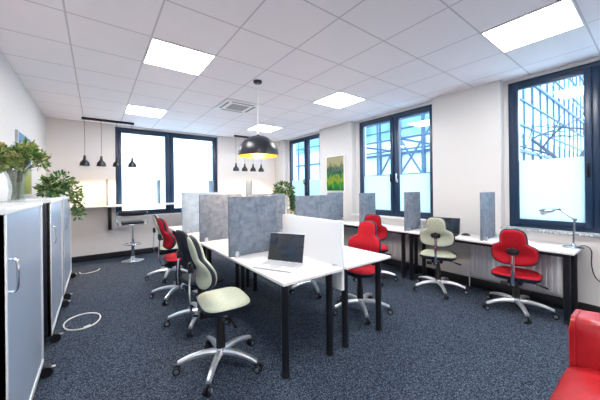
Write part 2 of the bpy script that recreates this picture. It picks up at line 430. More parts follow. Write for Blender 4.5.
# ------------------------------------------------------------------ desks
def desk(name, label, x0, x1, y0, y1, h=.74, group=None, inx=.075, iny=.10, ex=None):
    cx, cyy = (x0+x1)/2, (y0+y1)/2
    t = thing(name, label, 'desk', (cx, cyy, 0), 0, group)
    X, Y = (x1-x0)/2, (y1-y0)/2
    obj('tabletop', B(-X, X, -Y, Y, h-.024, h, bev=.003), M['white'], t)
    bm = bmesh.new()
    ix, iy = X-inx, Y-iny
    for s in (-1, 1):
        box(bm, -ix, ix, s*iy-.012, s*iy+.012, h-.065, h-.0245)
        box(bm, s*ix-.012, s*ix+.012, -iy, iy, h-.065, h-.0245)
    obj('frame', bm, M['black'], t)
    for sx in (-1, 1):
        for sy in (-1, 1):
            bm = bmesh.new(); lathe(bm, [(0, .02), (.029, .02), (.029, h-.026), (0, h-.026)], 20, (sx*ix, sy*iy))
            box(bm, sx*ix-.04, sx*ix+.04, sy*iy-.04, sy*iy+.04, h-.032, h-.0245)
            l = obj('leg', bm, M['black'], t)
            bm = bmesh.new(); lathe(bm, [(0, 0), (.026, 0), (.031, .006), (.031, .03), (.0295, .034), (0, .034)], 20, (sx*ix, sy*iy)); obj('foot', bm, M['plastic'], l)
    return t
gd = 'white desks of the centre island'
desk('desk', 'white desk with an open laptop in the near left corner of the centre island', 1.045, 1.643, 1.60, 3.50, group=gd)
desk('desk', 'white desk behind the laptop desk, left far half of the centre island', 1.045, 1.655, 3.505, 5.40, group=gd)
desk('desk', 'white desk in front of the large red chair, near right half of the centre island', 1.679, 2.30, 1.60, 3.50, group=gd)
desk('desk', 'white desk at the far right of the centre island, mostly behind grey screens', 1.665, 2.30, 3.505, 5.40, group=gd)
gw = 'long white desks along the window wall'
desk('desk', 'long white wall desk carrying the chrome lamp under the right window', 3.75, 4.25, .53, 2.365, group=gw, inx=.07, iny=.065)
desk('desk', 'long white wall desk under the middle window, beside the cream chair', 3.75, 4.25, 2.37, 4.245, group=gw, inx=.07, iny=.065)
desk('desk', 'far white wall desk by the green picture', 3.75, 4.25, 4.25, 6.05, group=gw, inx=.07, iny=.065)

def screen(label, x0, x1, y0, y1, z0, z1, m='concrete', group=None, clampaxis='x'):
    cx, cyy = (x0+x1)/2, (y0+y1)/2
    t = thing('desk_screen', label, 'desk screen', (cx, cyy, z0), 0, group)
    X, Y = (x1-x0)/2, (y1-y0)/2
    obj('panel', B(-X, X, -Y, Y, 0, z1-z0, bev=.006), M[m], t)
    return t, X, Y
gs = 'mottled grey screens across the centre desks'
def footed(label, *a, **k):
    t, X, Y = screen(label, *a, **k)
    for s in (-1, 1):
        obj('screen_foot', B(s*X*.75-.02, s*X*.75+.02, -Y-.035, -Y, 0, .05, bev=.003), M['alu'], t)
Z0 = .741
footed('large mottled grey screen standing across the laptop desk, behind the laptop', 1.035, 1.59, 2.545, 2.575, Z0, 1.335, group=gs)
footed('mottled grey screen at the joint of the left centre desks, behind the largest one', 1.05, 1.63, 3.535, 3.565, Z0, 1.345, group=gs)
footed('pale grey-blue screen farthest back on the left centre desks', 1.05, 1.63, 4.415, 4.445, Z0, 1.365, m='concrete_lt', group=gs)
footed('dark grey screen standing behind the white screen on the right centre desks', 1.765, 2.295, 2.42, 2.45, Z0, 1.325, group=gs)
footed('dark grey screen half hidden between the largest grey screen and the white screen', 1.70, 2.36, 3.535, 3.565, Z0, 1.335, group=gs)
t, X, Y = screen('white felt screen running lengthwise between the two near centre desks', 1.6445, 1.6775, 1.625, 2.53, .54, 1.125, m='feltwhite')
bm = bmesh.new()
for y in (-.38, .38): box(bm, -.045, .045, y-.02, y+.02, .2015, .212, bev=.002)
obj('clamp', bm, M['alu'], t)
gp = 'narrow grey screens on the window wall desks'
footed('narrow grey screen on the wall desk beside the nearest red chair', 3.78, 4.22, 1.335, 1.36, Z0, 1.335, group=gp)
footed('narrow grey screen in front of the middle window, left of the cream wall chair', 3.78, 4.22, 2.37, 2.395, Z0, 1.335, group=gp)
footed('narrow grey screen in front of the middle window, above the farther red chair', 3.78, 4.22, 3.26, 3.285, Z0, 1.315, group=gp)
footed('narrow grey screen below the green picture on the far wall desk', 3.78, 4.22, 4.10, 4.125, Z0, 1.315, group=gp)

# ------------------------------------------------------------------ swivel chairs
def outline(n=40, H=.405, wl=.212, wu=.124, blend=.045, sc=1.0):
    """half-widths of the bell/clover backrest for heights 0..H"""
    out = []
    for i in range(n+1):
        a = -PI/2 + PI*i/n
        z = H/2 + H/2*math.sin(a)
        def se(z, c, h, w, p):
            q = abs(z-c)/h
            return w*(1-q**p)**(1/p) if q < 1 else 0
        a1 = se(z, .122, .122, wl, 3.1); a2 = se(z, .225, .18, wu, 3.6)
        k = blend; h_ = max(0, min(1, .5 + .5*(a1-a2)/k))
        w = a2*(1-h_) + a1*h_ + k*h_*(1-h_)*(1 if 0 < z < H-.005 else 0)
        if z < 1e-5 or z > H-1e-5: w = .0
        out.append((z, max(w, .004)*sc))
    return out
def slab(bm, prof, yf, yb, bulge, ncol=14, wrap=.9, lean=.12, zc=.21, edge=.35):
    """closed pillow between y=yf(front, +) and yb(back) following the outline"""
    F, K = [], []
    def warp(x, y, z):
        s = .035*math.exp(-((z-.12)/.09)**2)            # lumbar swell
        return Vector((x, y + wrap*x*x + s - lean*(z-zc) - .25*max(0, z-.25)**1.5, z))
    n = len(prof)
    zs = [p[0] for p in prof]
    for i, (z, w) in enumerate(prof):
        fr, bk = [], []
        ez = 1 - abs(2*(z - zs[0])/(zs[-1]-zs[0]) - 1)**6
        for k in range(ncol+1):
            u = -1 + 2*k/ncol; u = math.copysign(abs(u)**.8, u)
            th = (max(0, 1-abs(u)**5)**.5)*max(0, ez)**.5
            mid = (yf+yb)/2; hf = (yf-yb)/2
            yy = hf*(edge + (1-edge)*th)
            fr.append(bm.verts.new(warp(u*w, mid + yy + bulge*th*.5, z)))
            bk.append(bm.verts.new(warp(u*w, mid - yy - bulge*th*.5, z)))
        F.append(fr); K.append(bk)
    for i in range(n-1):
        for k in range(ncol):
            bm.faces.new((F[i][k], F[i][k+1], F[i+1][k+1], F[i+1][k]))
            bm.faces.new((K[i][k], K[i+1][k], K[i+1][k+1], K[i][k+1]))
        bm.faces.new((F[i][0], F[i+1][0], K[i+1][0], K[i][0]))
        bm.faces.new((F[i][-1], K[i][-1], K[i+1][-1], F[i+1][-1]))
    for k in range(ncol):
        bm.faces.new((F[0][k], K[0][k], K[0][k+1], F[0][k+1])); bm.faces.new((F[-1][k], F[-1][k+1], K[-1][k+1], K[-1][k]))
def seat_bm(z0, z1, sx, sy, top=True):
    bm = bmesh.new(); N = 40
    def ring(s, z, sad=0):
        vs = []
        for k in range(N):
            a = 2*PI*k/N; c, sn = math.cos(a), math.sin(a); p = .56
            wy = 1.0 if sn < 0 else .96
            x = math.copysign(abs(c)**p, c)*sx*s*(1 + .06*(-sn)); y = math.copysign(abs(sn)**p, sn)*sy*s*wy
            zz = z + sad*(.25*x*x - .55*max(0, -(y+.03))*max(0, (.10-abs(x))) + .02*max(0, y)/sy - .012*(y > .12)*(y-.12)*10*0)
            vs.append(bm.verts.new((x, y, zz)))
        return vs
    if top: rs = [ring(.90, z0), ring(.98, z0+.006), ring(1, z0+(z1-z0)*.45), ring(.97, z0+(z1-z0)*.8), ring(.90, z1-.002, .4), ring(.75, z1+.004, 1), ring(.5, z1+.004, 1), ring(.25, z1+.002, 1), ring(.08, z1, 1)]
    else: rs = [ring(.55, z0), ring(.85, z0+.006), ring(.98, z0+.028), ring(1.0, z1)]
    for a, b in zip(rs[:-1], rs[1:]):
        for k in range(N): bm.faces.new((a[k], a[(k+1) % N], b[(k+1) % N], b[k]))
    bm.faces.new(rs[0][::-1]); bm.faces.new(rs[-1])
    return bm
CH = {}
def cached(key, fn):
    if key not in CH: CH[key] = fn()
    return CH[key]
def bm_leg():
    bm = bmesh.new(); n = 9; rings = []
    for i in range(n):
        t = i/(n-1); x = .03 + .29*t
        z = .115 + .018*math.sin(t*PI*.8) - .045*t**1.6
        w = .027 - .010*t; h = .021 - .008*t
        rings.append([bm.verts.new((x, w*c, z + h*s)) for c, s in ((-1, -.8), (-1, .2), (-.55, 1), (.55, 1), (1, .2), (1, -.8))])
    for a, b in zip(rings[:-1], rings[1:]):
        for k in range(6): bm.faces.new((a[k], a[(k+1) % 6], b[(k+1) % 6], b[k]))
    bm.faces.new(rings[0][::-1]); bm.faces.new(rings[-1])
    return bm
def bm_caster():
    bm = bmesh.new()
    for s in (-1, 1):
        cyl(bm, (.327, s*.010, .029), (.327, s*.027, .029), .029, .027, 20)
    box(bm, .300, .335, -.009, .009, .03, .066, bev=.004)
    cyl(bm, (.308, 0, .055), (.308, 0, .08), .007, seg=8)
    return bm
def bm_rim():
    bm = bmesh.new()
    cyl(bm, (.327, .0265, .029), (.327, .0295, .029), .0175, .016, 18)
    return bm
def bm_rim2():
    bm = bmesh.new(); cyl(bm, (.327, -.0265, .029), (.327, -.0295, .029), .0175, .016, 18)
    return bm
def chair(label, col, x, y, head, sz=.47, base=0, group=None, bz=None, back_len=0):
    """head: direction faced, degrees ccw from +X"""
    rz = R(head - 90)
    t = thing('swivel_chair', label, 'office chair', (x, y, 0), rz, group)
    fab = {'red': M['red'], 'cream': M['cream'], 'dark': M['dark']}[col]
    for k in range(5):
        a = R(base + 72*k) - rz
        l = inst('base_leg', cached('leg', lambda: mesh('base_leg', bm_leg(), M['legchrome'])), t, rot=(0, 0, a))
        c = inst('caster', cached('cas', lambda: mesh('caster', bm_caster(), M['plastic'])), l)
        r_ = inst('wheel_disc', cached('rim', lambda: mesh('wheel_disc', bm_rim(), M['alu'])), l)
        r_['label'] = 'light grey wheel cap'
        r2 = inst('wheel_disc', cached('rim2', lambda: mesh('wheel_disc', bm_rim2(), M['alu'])), l)
        r2['label'] = 'light grey wheel cap'
    bm = bmesh.new(); lathe(bm, [(0, .085), (.036, .085), (.042, .10), (.040, .135), (.032, .15), (0, .15)], 20)
    obj('hub', bm, M['chrome'], t)
    bm = bmesh.new(); lathe(bm, [(0, .145), (.036, .145), (.033, sz-.20), (.026, sz-.19), (.026, sz-.10), (0, sz-.10)], 18)
    obj('gas_column', bm, M['plastic'], t)
    bm = bmesh.new()
    box(bm, -.065, .065, -.10, .09, sz-.115, sz-.062, bev=.012)
    box(bm, -.035, .035, -.17, -.08, sz-.125, sz-.075, bev=.01)
    box(bm, -.15, .15, -.03, .03, sz-.075, sz-.060, bev=.004)
    obj('mechanism', bm, M['plastic'], t)
    bm = bmesh.new(); tube(bm, [(.06, .02, sz-.09), (.16, .03, sz-.10), (.215, .035, sz-.115)], [.006, .006, .006], 8); tube(bm, [(.20, .034, sz-.112), (.27, .04, sz-.13)], [.010, .012], 8)
    obj('lever', bm, M['plastic'], t)
    bm = bmesh.new(); cyl(bm, (-.06, -.13, sz-.11), (-.12, -.13, sz-.11), .022, seg=14); obj('knob', bm, M['plastic'], t)
    s = inst('seat', cached(('seat', col), lambda: mesh('seat', seat_bm(-.036, 0, .222, .192), fab, 60)), t, (0, .03, sz))
    inst('seat_shell', cached('shell', lambda: mesh('seat_shell', seat_bm(-.070, -.016, .227, .197, False), M['darkrim'], 60)), s)
    bz = bz if bz else sz + .115
    # back bar
    by = -.178
    bm = bmesh.new()
    pth = smooth_path([(0, -.10, sz-.10), (0, -.20, sz-.095), (0, -.222, sz-.04), (0, -.234, sz+.06), (0, -.222, bz+.17)], 6)
    tube(bm, pth, .016, 10, ry=.55); obj('back_bar', bm, M['chrome'], t)
    def core():
        bm = bmesh.new(); slab(bm, outline(), .022, -.022, .004); return mesh('backrest', bm, M['dark'] if col == 'dark' else M['darkrim'], 50)
    def pad(front):
        def f():
            bm = bmesh.new(); pr = [(z*.955+.0095, max(w-.010, .003)) for z, w in outline()]
            if front: slab(bm, pr, .040, .0, .006, edge=.1)
            else: slab(bm, pr, -.0, -.034, .006, edge=.1)
            return mesh('pad', bm, fab, 60)
        return f
    b = inst('backrest', cached(('core', col), core), t, (0, by, bz))
    inst('front_cushion', cached(('fp', col), pad(True)), b)
    inst('back_cover', cached(('bp', col), pad(False)), b)
    bm = bmesh.new(); box(bm, -.055, .055, -.048, -.026, .13, .19, bev=.018, seg=3)
    box(bm, -.02, .02, -.062, -.03, .12, .20, bev=.008)
    obj('back_bracket', bm, M['plastic'], b)
    return t
gl = 'chairs down the left side of the centre desks'
chair('cream chair with cream seat nearest the camera, left of the laptop desk', 'cream', .79, 2.14, -6, sz=.535, base=18, group=gl)
chair('black chair second in the left row, just behind the nearest cream chair', 'dark', .89, 3.0, 7, sz=.475, base=20, group=gl)
chair('red chair third in the left row, behind the black chair', 'red', .87, 3.90, 2, sz=.53, base=14, group=gl)
chair('cream chair farthest back in the left row, seen behind the red one', 'cream', .95, 4.83, -3, sz=.50, base=30, group=gl)
gr = 'chairs between the centre desks and the window wall'
chair('large red chair pulled up to the near right centre desk', 'red', 2.42, 2.10, 190, sz=.505, base=17, group=gr, bz=.605)
chair('cream chair behind the white screen on the right side of the centre desks', 'cream', 2.40, 2.95, 190, sz=.50, base=30, group=gr, bz=.69)
chair('red chair at the wall desk under the middle window, behind the other red chair', 'red', 3.42, 2.70, 38, sz=.50, base=20, group=gr)
chair('cream chair turned to the wall desk below the white pier', 'cream', 3.74, 1.86, 20, sz=.50, base=5, group=gr)
chair('red chair at the wall desk under the right window beside the chrome lamp', 'red', 3.80, 1.01, 8, sz=.43, base=-5, group=gr, bz=.54)

# ------------------------------------------------------------------ bar counter and stools
t = thing('bar_counter', 'narrow white wall-mounted bar counter below the back window', 'counter', (1.8, 6.74, 0))
obj('countertop', B(-2.5, 2.46, -.19, .195, 1.085, 1.115, bev=.004), M['white'], t)
for x in (.22, 2.75, 3.9):
    b = obj('bracket', B(x-1.8-.03, x-1.8+.03, .12, .19, .60, 1.084, bev=.004), M['black'], t)
    obj('bracket_arm', B(x-1.8-.02, x-1.8+.02, -.14, .12, 1.055, 1.0845, bev=.003), M['black'], b)
for x, nm in ((.17, 'left end of the bar, beside the trailing plant'), (1.11, 'bar left of the back window centre post'), (2.28, 'bar at the right edge of the back window'), (3.3, 'bar below the right row of small pendants')):
    t = thing('divider_panel', 'thin frosted divider standing on the ' + nm, 'divider', (x, 6.73, 1.116), 0, 'frosted dividers on the bar counter')
    h = .52
    obj('panel', B(-.006, .006, -.165, .18, 0, h, bev=.002), M['acryl'], t)
    obj('edge_post', B(-.011, .011, -.18, -.165, 0, h, bev=.002), M['post'], t)
def stool(label, x, y, rz):
    t = thing('bar_stool', label, 'bar stool', (x, y, 0), rz, 'chrome bar stools at the back counter')
    bm = bmesh.new(); lathe(bm, [(0, 0), (.205, 0), (.207, .008), (.19, .018), (.08, .032), (.045, .05), (.033, .09), (0, .09)], 36); obj('base', bm, M['chrome'], t)
    bm = bmesh.new(); lathe(bm, [(0, .085), (.028, .085), (.028, .44), (.019, .45), (.019, .74), (0, .74)], 20); obj('column', bm, M['chrome'], t)
    bm = bmesh.new(); tube(bm, [(.14*math.cos(a)*1.1, .03 + .15*math.sin(a), .33) for a in [2*PI*k/28 for k in range(28)]], .009, 8, closed=True)
    tube(bm, [(0, -.115, .33), (0, -.02, .33)], .008, 8); obj('footrest', bm, M['chrome'], t)
    obj('seat', B(-.19, .19, -.18, .18, .74, .80, bev=.028, seg=4), M['dark'], t)
    obj('seat_frame', B(-.18, .18, -.17, .17, .725, .742, bev=.004), M['chrome'], t)
    bm = bmesh.new(); n = 22; rings = []
    for k in range(n+1):
        a = R(200 + 140*k/n); cx_, cy_ = .255*math.cos(a), -.02 + .225*math.sin(a)
        nx, ny = math.cos(a), math.sin(a); e = .35 + .65*(1-abs(2*k/n-1)**6)**.5
        rings.append([bm.verts.new((cx_ + nx*.022*e*c, cy_ + ny*.022*e*c, .965 + .05*e*s)) for c, s in [(math.cos(q), math.sin(q)) for q in [2*PI*j/12 for j in range(12)]]])
    for a_, b_ in zip(rings[:-1], rings[1:]):
        for j in range(12): bm.faces.new((a_[j], a_[(j+1) % 12], b_[(j+1) % 12], b_[j]))
    bm.faces.new(rings[0][::-1]); bm.faces.new(rings[-1]); obj('backrest', bm, M['dark'], t)
    for s in (-1, 1):
        bm = bmesh.new(); tube(bm, smooth_path([(s*.15, -.06, .733), (s*.24, -.06, .735), (s*.265, -.06, .79), (s*.268, -.05, .90), (s*.258, -.07, .97), (s*.235, -.11, .97)], 5), .010, 8); obj('arm_tube', bm, M['chrome'], t)
stool('chrome bar stool with black seat standing below the back window', .58, 6.42, R(0))
stool('chrome bar stool almost hidden behind the pale grey screen', 1.78, 6.42, R(-8))

# ------------------------------------------------------------------ tambour cabinets
def cabinet(label, y0, y1, xf=-.335):
    t = thing('filing_cabinet', label, 'cabinet', ((XL+.03+xf)/2, (y0+y1)/2, 0), 0, 'roller cabinets along the left wall')
    X = (xf-(XL+.03))/2; Y = (y1-y0)/2; zb, zt = .085, 1.328
    bm = bmesh.new()
    box(bm, -X, X-.004, -Y, -Y+.02, zb, zt-.03, bev=.002); box(bm, -X, X-.004, Y-.02, Y, zb, zt-.03, bev=.002)
    box(bm, -X, -X+.015, -Y+.02, Y-.02, zb, zt-.03); box(bm, -X, X-.03, -Y+.02, Y-.02, zb, zb+.02)
    obj('body', bm, M['cab_dark'], t)
    obj('top', B(-X-.002, X+.004, -Y-.003, Y+.003, zt-.03, zt, bev=.003), M['cab_top'], t)
    bm = bmesh.new()
    box(bm, X-.03, X, -Y+.0, -Y+.022, zb, zt-.031, bev=.002); box(bm, X-.03, X, Y-.022, Y, zb, zt-.031, bev=.002)
    box(bm, X-.03, X, -Y+.022, Y-.022, zb, zb+.04, bev=.002)
    obj('front_frame', bm, M['cab_top'], t)
    d = obj('tambour_door', B(X-.022, X-.006, -Y+.022, Y-.09, zb+.04, zt-.031), M['tambour'], t)
    obj('tambour_end', B(X-.024, X-.010, Y-.078, Y-.022, zb+.04, zt-.031), M['tambour'], t)
    obj('door_gap', B(X-.028, X-.018, Y-.09, Y-.078, zb+.04, zt-.031), M['cab_dark'], t)
    bm = bmesh.new(); yh = -Y+.065
    tube(bm, smooth_path([(X-.008, yh, .92), (X+.022, yh, .93), (X+.026, yh, 1.0), (X+.022, yh, 1.07), (X-.008, yh, 1.08)], 5), .006, 8)
    obj('handle', bm, M['chrome'], d)
    for sx, sy in ((1, -1), (1, 1), (-1, -1), (-1, 1)):
        bm = bmesh.new(); x_, y_ = sx*(X-.035) + (.055 if sx > 0 else 0), sy*(Y-.06)
        for s in (-1, 1): cyl(bm, (x_, y_ + s*.007, .040), (x_, y_ + s*.030, .040), .040, seg=20)
        box(bm, x_-.02, x_+.022, y_-.008, y_+.008, .03, .075, bev=.004); cyl(bm, (x_-.012, y_, .07), (x_-.012, y_, .0855), .013, seg=10); box(bm, min(x_, sx*(X-.08)), max(x_, sx*(X-.08)), y_-.02, y_+.02, .076, .0848, bev=.002)
        c = obj('caster', bm, M['plastic'], t)
        if sx > 0: obj('brake_lever', B(x_+.015, x_+.052, y_-.012, y_+.012, .058, .066, bev=.003), M['alu'], c)
cabinet('light grey roller-front cabinet nearest the camera, under the flower vase', 1.82, 2.88)
cabinet('light grey roller-front cabinet in the middle of the row along the left wall', 3.36, 4.44)
cabinet('light grey roller-front cabinet farthest back, under the trailing plant', 4.60, 5.82)

# ------------------------------------------------------------------ plants
def leaf(bm, p, d, up, L, Wd, mi=0, droop=.25):
    d = d.normalized(); s = d.cross(up)
    if s.length < 1e-3: s = Vector((1, 0, 0))
    s.normalize(); n = s.cross(d).normalized()
    a = bm.verts.new(p); m1 = bm.verts.new(p + d*L*.5 + n*L*.02)
    l = bm.verts.new(p + d*L*.45 + s*Wd*.5 + n*L*.09); r = bm.verts.new(p + d*L*.45 - s*Wd*.5 + n*L*.09)
    tip = bm.verts.new(p + d*L - n*L*droop)
    for f in ((a, m1, l), (a, r, m1), (m1, tip, l), (m1, r, tip)): bm.faces.new(f).material_index = mi
def rv(): 
    v = Vector((random.gauss(0, 1), random.gauss(0, 1), random.gauss(0, 1))); return v.normalized()
# flower vase on the near cabinet
VX, VY = -.46, 2.79
t = thing('flower_vase', 'tall glass vase of pale green and cream flowers on the nearest cabinet', 'vase with flowers', (VX, VY, 1.3285))
bm = bmesh.new(); lathe(bm, [(0, 0), (.045, 0), (.048, .01), (.040, .09), (.048, .17), (.066, .23), (.064, .23), (.046, .17), (.037, .09), (.042, .014), (0, .012)], 28)
obj('vase', bm, M['vaseglass'], t)
bm = bmesh.new(); heads = []
for k in range(26):
    a = 2*PI*k/26 + random.uniform(-.2, .2); rr = random.uniform(.0, .03)
    q = a + 2.2
    top = Vector((math.cos(q)*random.uniform(.02, .155), math.sin(q)*random.uniform(.02, .15), random.uniform(.26, .41)))
    tube(bm, smooth_path([(rr*math.cos(a), rr*math.sin(a), .02), (.018*math.cos(a+1.1), .018*math.sin(a+1.1), .11), (.045*math.cos(q), .045*math.sin(q), .225), top], 4), .0035, 5)
    heads.append(top)
obj('stems', bm, M['stem'], t)
bm = bmesh.new(); bm2 = bmesh.new()
for h in heads:
    for k in range(46):
        v = rv(); p = h + v*random.uniform(.005, .05)
        leaf(bm, p, (v + Vector((0, 0, .25))), rv(), random.uniform(.022, .045), random.uniform(.011, .02), random.choice((0, 0, 1)))
    if random.random() < .8:
        for k in range(30):
            v = rv(); v.z = abs(v.z); leaf(bm2, h + Vector((0, 0, .035)) + v*.012, v, rv(), .034, .024)
obj('foliage', bm, [M['leaf3'], M['leaf2']], t, sharp=180); obj('blossoms', bm2, M['bloom'], t, sharp=180)

def potted(name, label, loc, potr, poth, blobs, leafmats, L, extra=None):
    t = thing(name, label, 'plant', loc)
    if potr:
        bm = bmesh.new(); lathe(bm, [(0, 0), (potr*.72, 0), (potr*.76, .006), (potr, poth-.004), (potr, poth), (potr*.93, poth), (potr*.9, poth-.02), (0, poth-.02)], 28); obj('pot', bm, M['pot'], t)
        bm = bmesh.new(); lathe(bm, [(0, poth-.012), (potr*.9, poth-.016), (0, poth-.021)], 18); obj('soil', bm, M['soil'], t)
    bm = bmesh.new(); bs = bmesh.new()
    for (c, rad, n) in blobs:
        c = Vector(c); rad = Vector(rad)
        tube(bs, smooth_path([(0, 0, poth-.02), (c.x*.3, c.y*.3, poth + max(.03, (c.z-poth)*.7)), tuple(c)], 4), .004, 5)
        for k in range(n):
            v = rv(); rr = random.uniform(.35, 1)**.6
            p = c + Vector((v.x*rad.x, v.y*rad.y, v.z*rad.z))*rr
            leaf(bm, p, v + Vector((0, 0, -.15)) + rv()*.5, rv(), L*random.uniform(.7, 1.25), L*.55*random.uniform(.7, 1.2), random.randrange(len(leafmats)))
    obj('stems', bs, M['stem'], t); obj('foliage', bm, leafmats, t, sharp=180)
    return t
potted('potted_plant', 'dark green bushy plant in a white pot between flower vase and trailing plant', (-.47, 4.88, 1.3285), .075, .085,
       [((-.02, -.16, .10), (.09, .15, .08), 100), ((.02, .02, .14), (.11, .13, .10), 110), ((-.02, -.05, .17), (.10, .12, .08), 60)], [M['leaf1'], M['leaf1'], M['leaf3']], .07)
bl = [((0, 0, .22), (.15, .17, .15), 190), ((.12, .04, .10), (.12, .14, .16), 120)]
for k in range(7):
    bl.append(((.185 + .03*k/7, .05 + .012*k, .06 - .06*k), (.06, .09, .07), 34))
potted('potted_plant', 'fresh green plant trailing over the edge of the farthest left cabinet', (-.43, 5.42, 1.3285), .08, .10, bl, [M['leaf2'], M['leaf2'], M['leaf3']], .06)
bl = [((-.02, 0, .68), (.25, .20, .15), 300), ((-.16, .04, .56), (.12, .12, .09), 80)]
for k in range(7):
    bl.append(((.17 + .008*k, -.10, .52 - .068*k), (.05, .045, .06), 26))
potted('potted_plant', 'leafy green plant in a tall white pot on the far wall desk', (3.86, 5.82, .7405), .06, .50, bl, [M['leaf1'], M['leaf2'], M['leaf3']], .085)

# ------------------------------------------------------------------ pictures
def picture(label, x0, x1, y0, y1, z0, z1, m, fm):
    face = x0 if x0 > 2 else x1
    t = thing('picture', label, 'picture', ((x0+x1)/2, (y0+y1)/2, z0))
    X, Y, Z = (x1-x0)/2, (y1-y0)/2, z1-z0
    bm = bmesh.new()
    for a in ((-Y, Y, 0, .015), (-Y, Y, Z-.015, Z), (-Y, -Y+.015, .015, Z-.015), (Y-.015, Y, .015, Z-.015)): box(bm, -X, X, a[0], a[1], a[2], a[3], bev=.002)
    obj('frame', bm, fm, t)
    s = -1 if x0 > 2 else 1
    xa, xb = sorted((s*X*.6, -s*X))
    obj('canvas', B(xa, xb, -Y+.014, Y-.014, .014, Z-.014), m, t)
picture('tall landscape picture with green and yellow grass on the white pier', XR-.025, XR-.001, 4.09, 4.66, 1.34, 2.13,
        m_picture('meadow_painting', [(.0, (.004, .07, .01)), (.18, (.02, .22, .03)), (.33, (.26, .30, .01)), (.45, (.01, .16, .06)), (.56, (.006, .03, .03)), (.62, (.12, .18, .09)), (.68, (.01, .04, .05)), (.76, (.30, .30, .14)), (1, (.38, .34, .22))], .014, .776, 9, .75), M['pot'])
picture('framed picture with blue upper part and yellow lower part on the left wall', XL+.001, XL+.03, 4.50, 5.30, 1.36, 2.13,
        m_picture('blue_painting', [(.0, (0.150, 0.210, 0.040)), (.3, (0.310, 0.330, 0.060)), (.45, (0.375, 0.375, 0.225)), (.52, (0.050, 0.175, 0.375)), (.8, (0.030, 0.130, 0.350)), (1, (0.125, 0.275, 0.425))], .014, .756, 6, .35), M['alu'])

# ------------------------------------------------------------------ small things
# laptop on the centre desk
p0, p1 = Vector((1.26, 2.19, 0)), Vector((1.43, 1.88, 0))
dx = (p1-p0); c = (p0+p1)/2
t = thing('laptop', 'open laptop with a black screen on the near centre desk', 'laptop', (c.x, c.y, .7405), math.atan2(dx.y, dx.x))
# local +X from p0 to p1 ; user side is -Y local? the user sits towards the camera's left
W2 = dx.length/2
obj('keyboard_deck', B(-W2, W2, -.245, .0, .002, .016, bev=.004), M['silver'], t)
obj('keys', B(-W2+.03, W2-.03, -.13, -.03, .0155, .018), M['keys'], t)
obj('trackpad', B(-.05, .05, -.225, -.15, .0155, .0168), M['keys'], t)
lid = obj('lid', B(-W2, W2, -.004, .004, 0, .25, bev=.003), M['silver'], t, (0, 0, .014), (R(-14), 0, 0))
obj('display', B(-W2+.003, W2-.003, -.0065, -.0035, .004, .246), M['screen_blk'], lid)
# monitor by the cream wall chair
t = thing('laptop', 'small dark laptop standing open on the wall desk behind the cream chair', 'laptop', (4.03, 1.86, .7405), R(-78))
obj('keyboard_deck', B(-.15, .15, -.19, 0, .002, .014, bev=.004), M['plastic'], t)
lid = obj('lid', B(-.15, .15, -.004, .004, 0, .215, bev=.003), M['plastic'], t, (0, 0, .012), (R(-12), 0, 0))
obj('display', B(-.142, .142, -.006, -.0035, .01, .205), M['screen_blk'], lid)
t = thing('computer_mouse', 'black computer mouse on the wall desk right of the cream chair', 'mouse', (4.05, 1.63, .7405), R(20))
bm = bmesh.new(); bmesh.ops.create_uvsphere(bm, u_segments=18, v_segments=10, radius=1)
bmesh.ops.transform(bm, matrix=Matrix.Diagonal((.032, .055, .030, 1)), verts=bm.verts)
bmesh.ops.bisect_plane(bm, geom=bm.verts[:] + bm.edges[:] + bm.faces[:], plane_co=(0, 0, 0), plane_no=(0, 0, -1), clear_outer=True)
obj('shell', bm, M['plastic'], t); obj('scroll_wheel', B(-.004, .004, .018, .034, .022, .030, bev=.002), M['alu'], t)

# chrome desk lamp
t = thing('desk_lamp', 'chrome swing-arm desk lamp on the wall desk under the right window', 'desk lamp', (4.10, .585, .7405))
bm = bmesh.new(); lathe(bm, [(0, 0), (.085, 0), (.088, .006), (.075, .016), (.02, .024), (.012, .05), (0, .05)], 32); obj('base', bm, M['lampmetal'], t)
bm = bmesh.new(); tube(bm, [(0, 0, .04), (.0, -.012, .30)], .009, 10); obj('lower_arm', bm, M['lampmetal'], t)
bm = bmesh.new(); tube(bm, [(0, -.012, .30), (-.02, .10, .405)], .009, 10); tube(bm, [(.014, -.012, .288), (-.006, .10, .393)], .004, 8); obj('upper_arm', bm, M['lampmetal'], t)
bm = bmesh.new(); cyl(bm, (-.022, -.012, .30), (.022, -.012, .30), .016, seg=14); cyl(bm, (-.042, .10, .405), (.002, .10, .405), .013, seg=14); obj('joint', bm, M['lampmetal'], t)
hd = obj('lamp_head', (lambda b_: (tube(b_, [(0, 0, 0), (-.02, .035, -.004), (-.03, .06, -.010), (-.05, .13, -.022), (-.06, .16, -.030)], [.012, .016, .046, .052, .036], 18, ry=.55), b_)[1])(bmesh.new()), M['lampmetal'], t, (-.02, .10, .405))
bm = bmesh.new(); tube(bm, [(-.045, .11, -.045), (-.055, .15, -.052)], [.018, .016], 12); obj('bulb', bm, M['pot'], hd)
# cable of the lamp and its wall plug
bm = bmesh.new(); tube(bm, smooth_path([(4.19, .56, .748), (4.235, .51, .752), (4.258, .47, .70), (4.255, .47, .55), (4.255, .44, .42), (4.25, .36, .36), (4.252, .28, .37)], 6), .005, 6)
tag(obj('power_cable', bm, M['black']), 'black cable hanging from the end of the wall desk to a plug', 'cable')
t = thing('wall_socket', 'white wall socket with black plug right of the wall desk legs', 'socket', (XR, .26, .37))
obj('plate', B(-.012, 0, -.05, .05, -.045, .045, bev=.004), M['pot'], t)
obj('plug', B(-.045, -.012, -.03, .022, -.02, .02, bev=.006), M['plastic'], t)

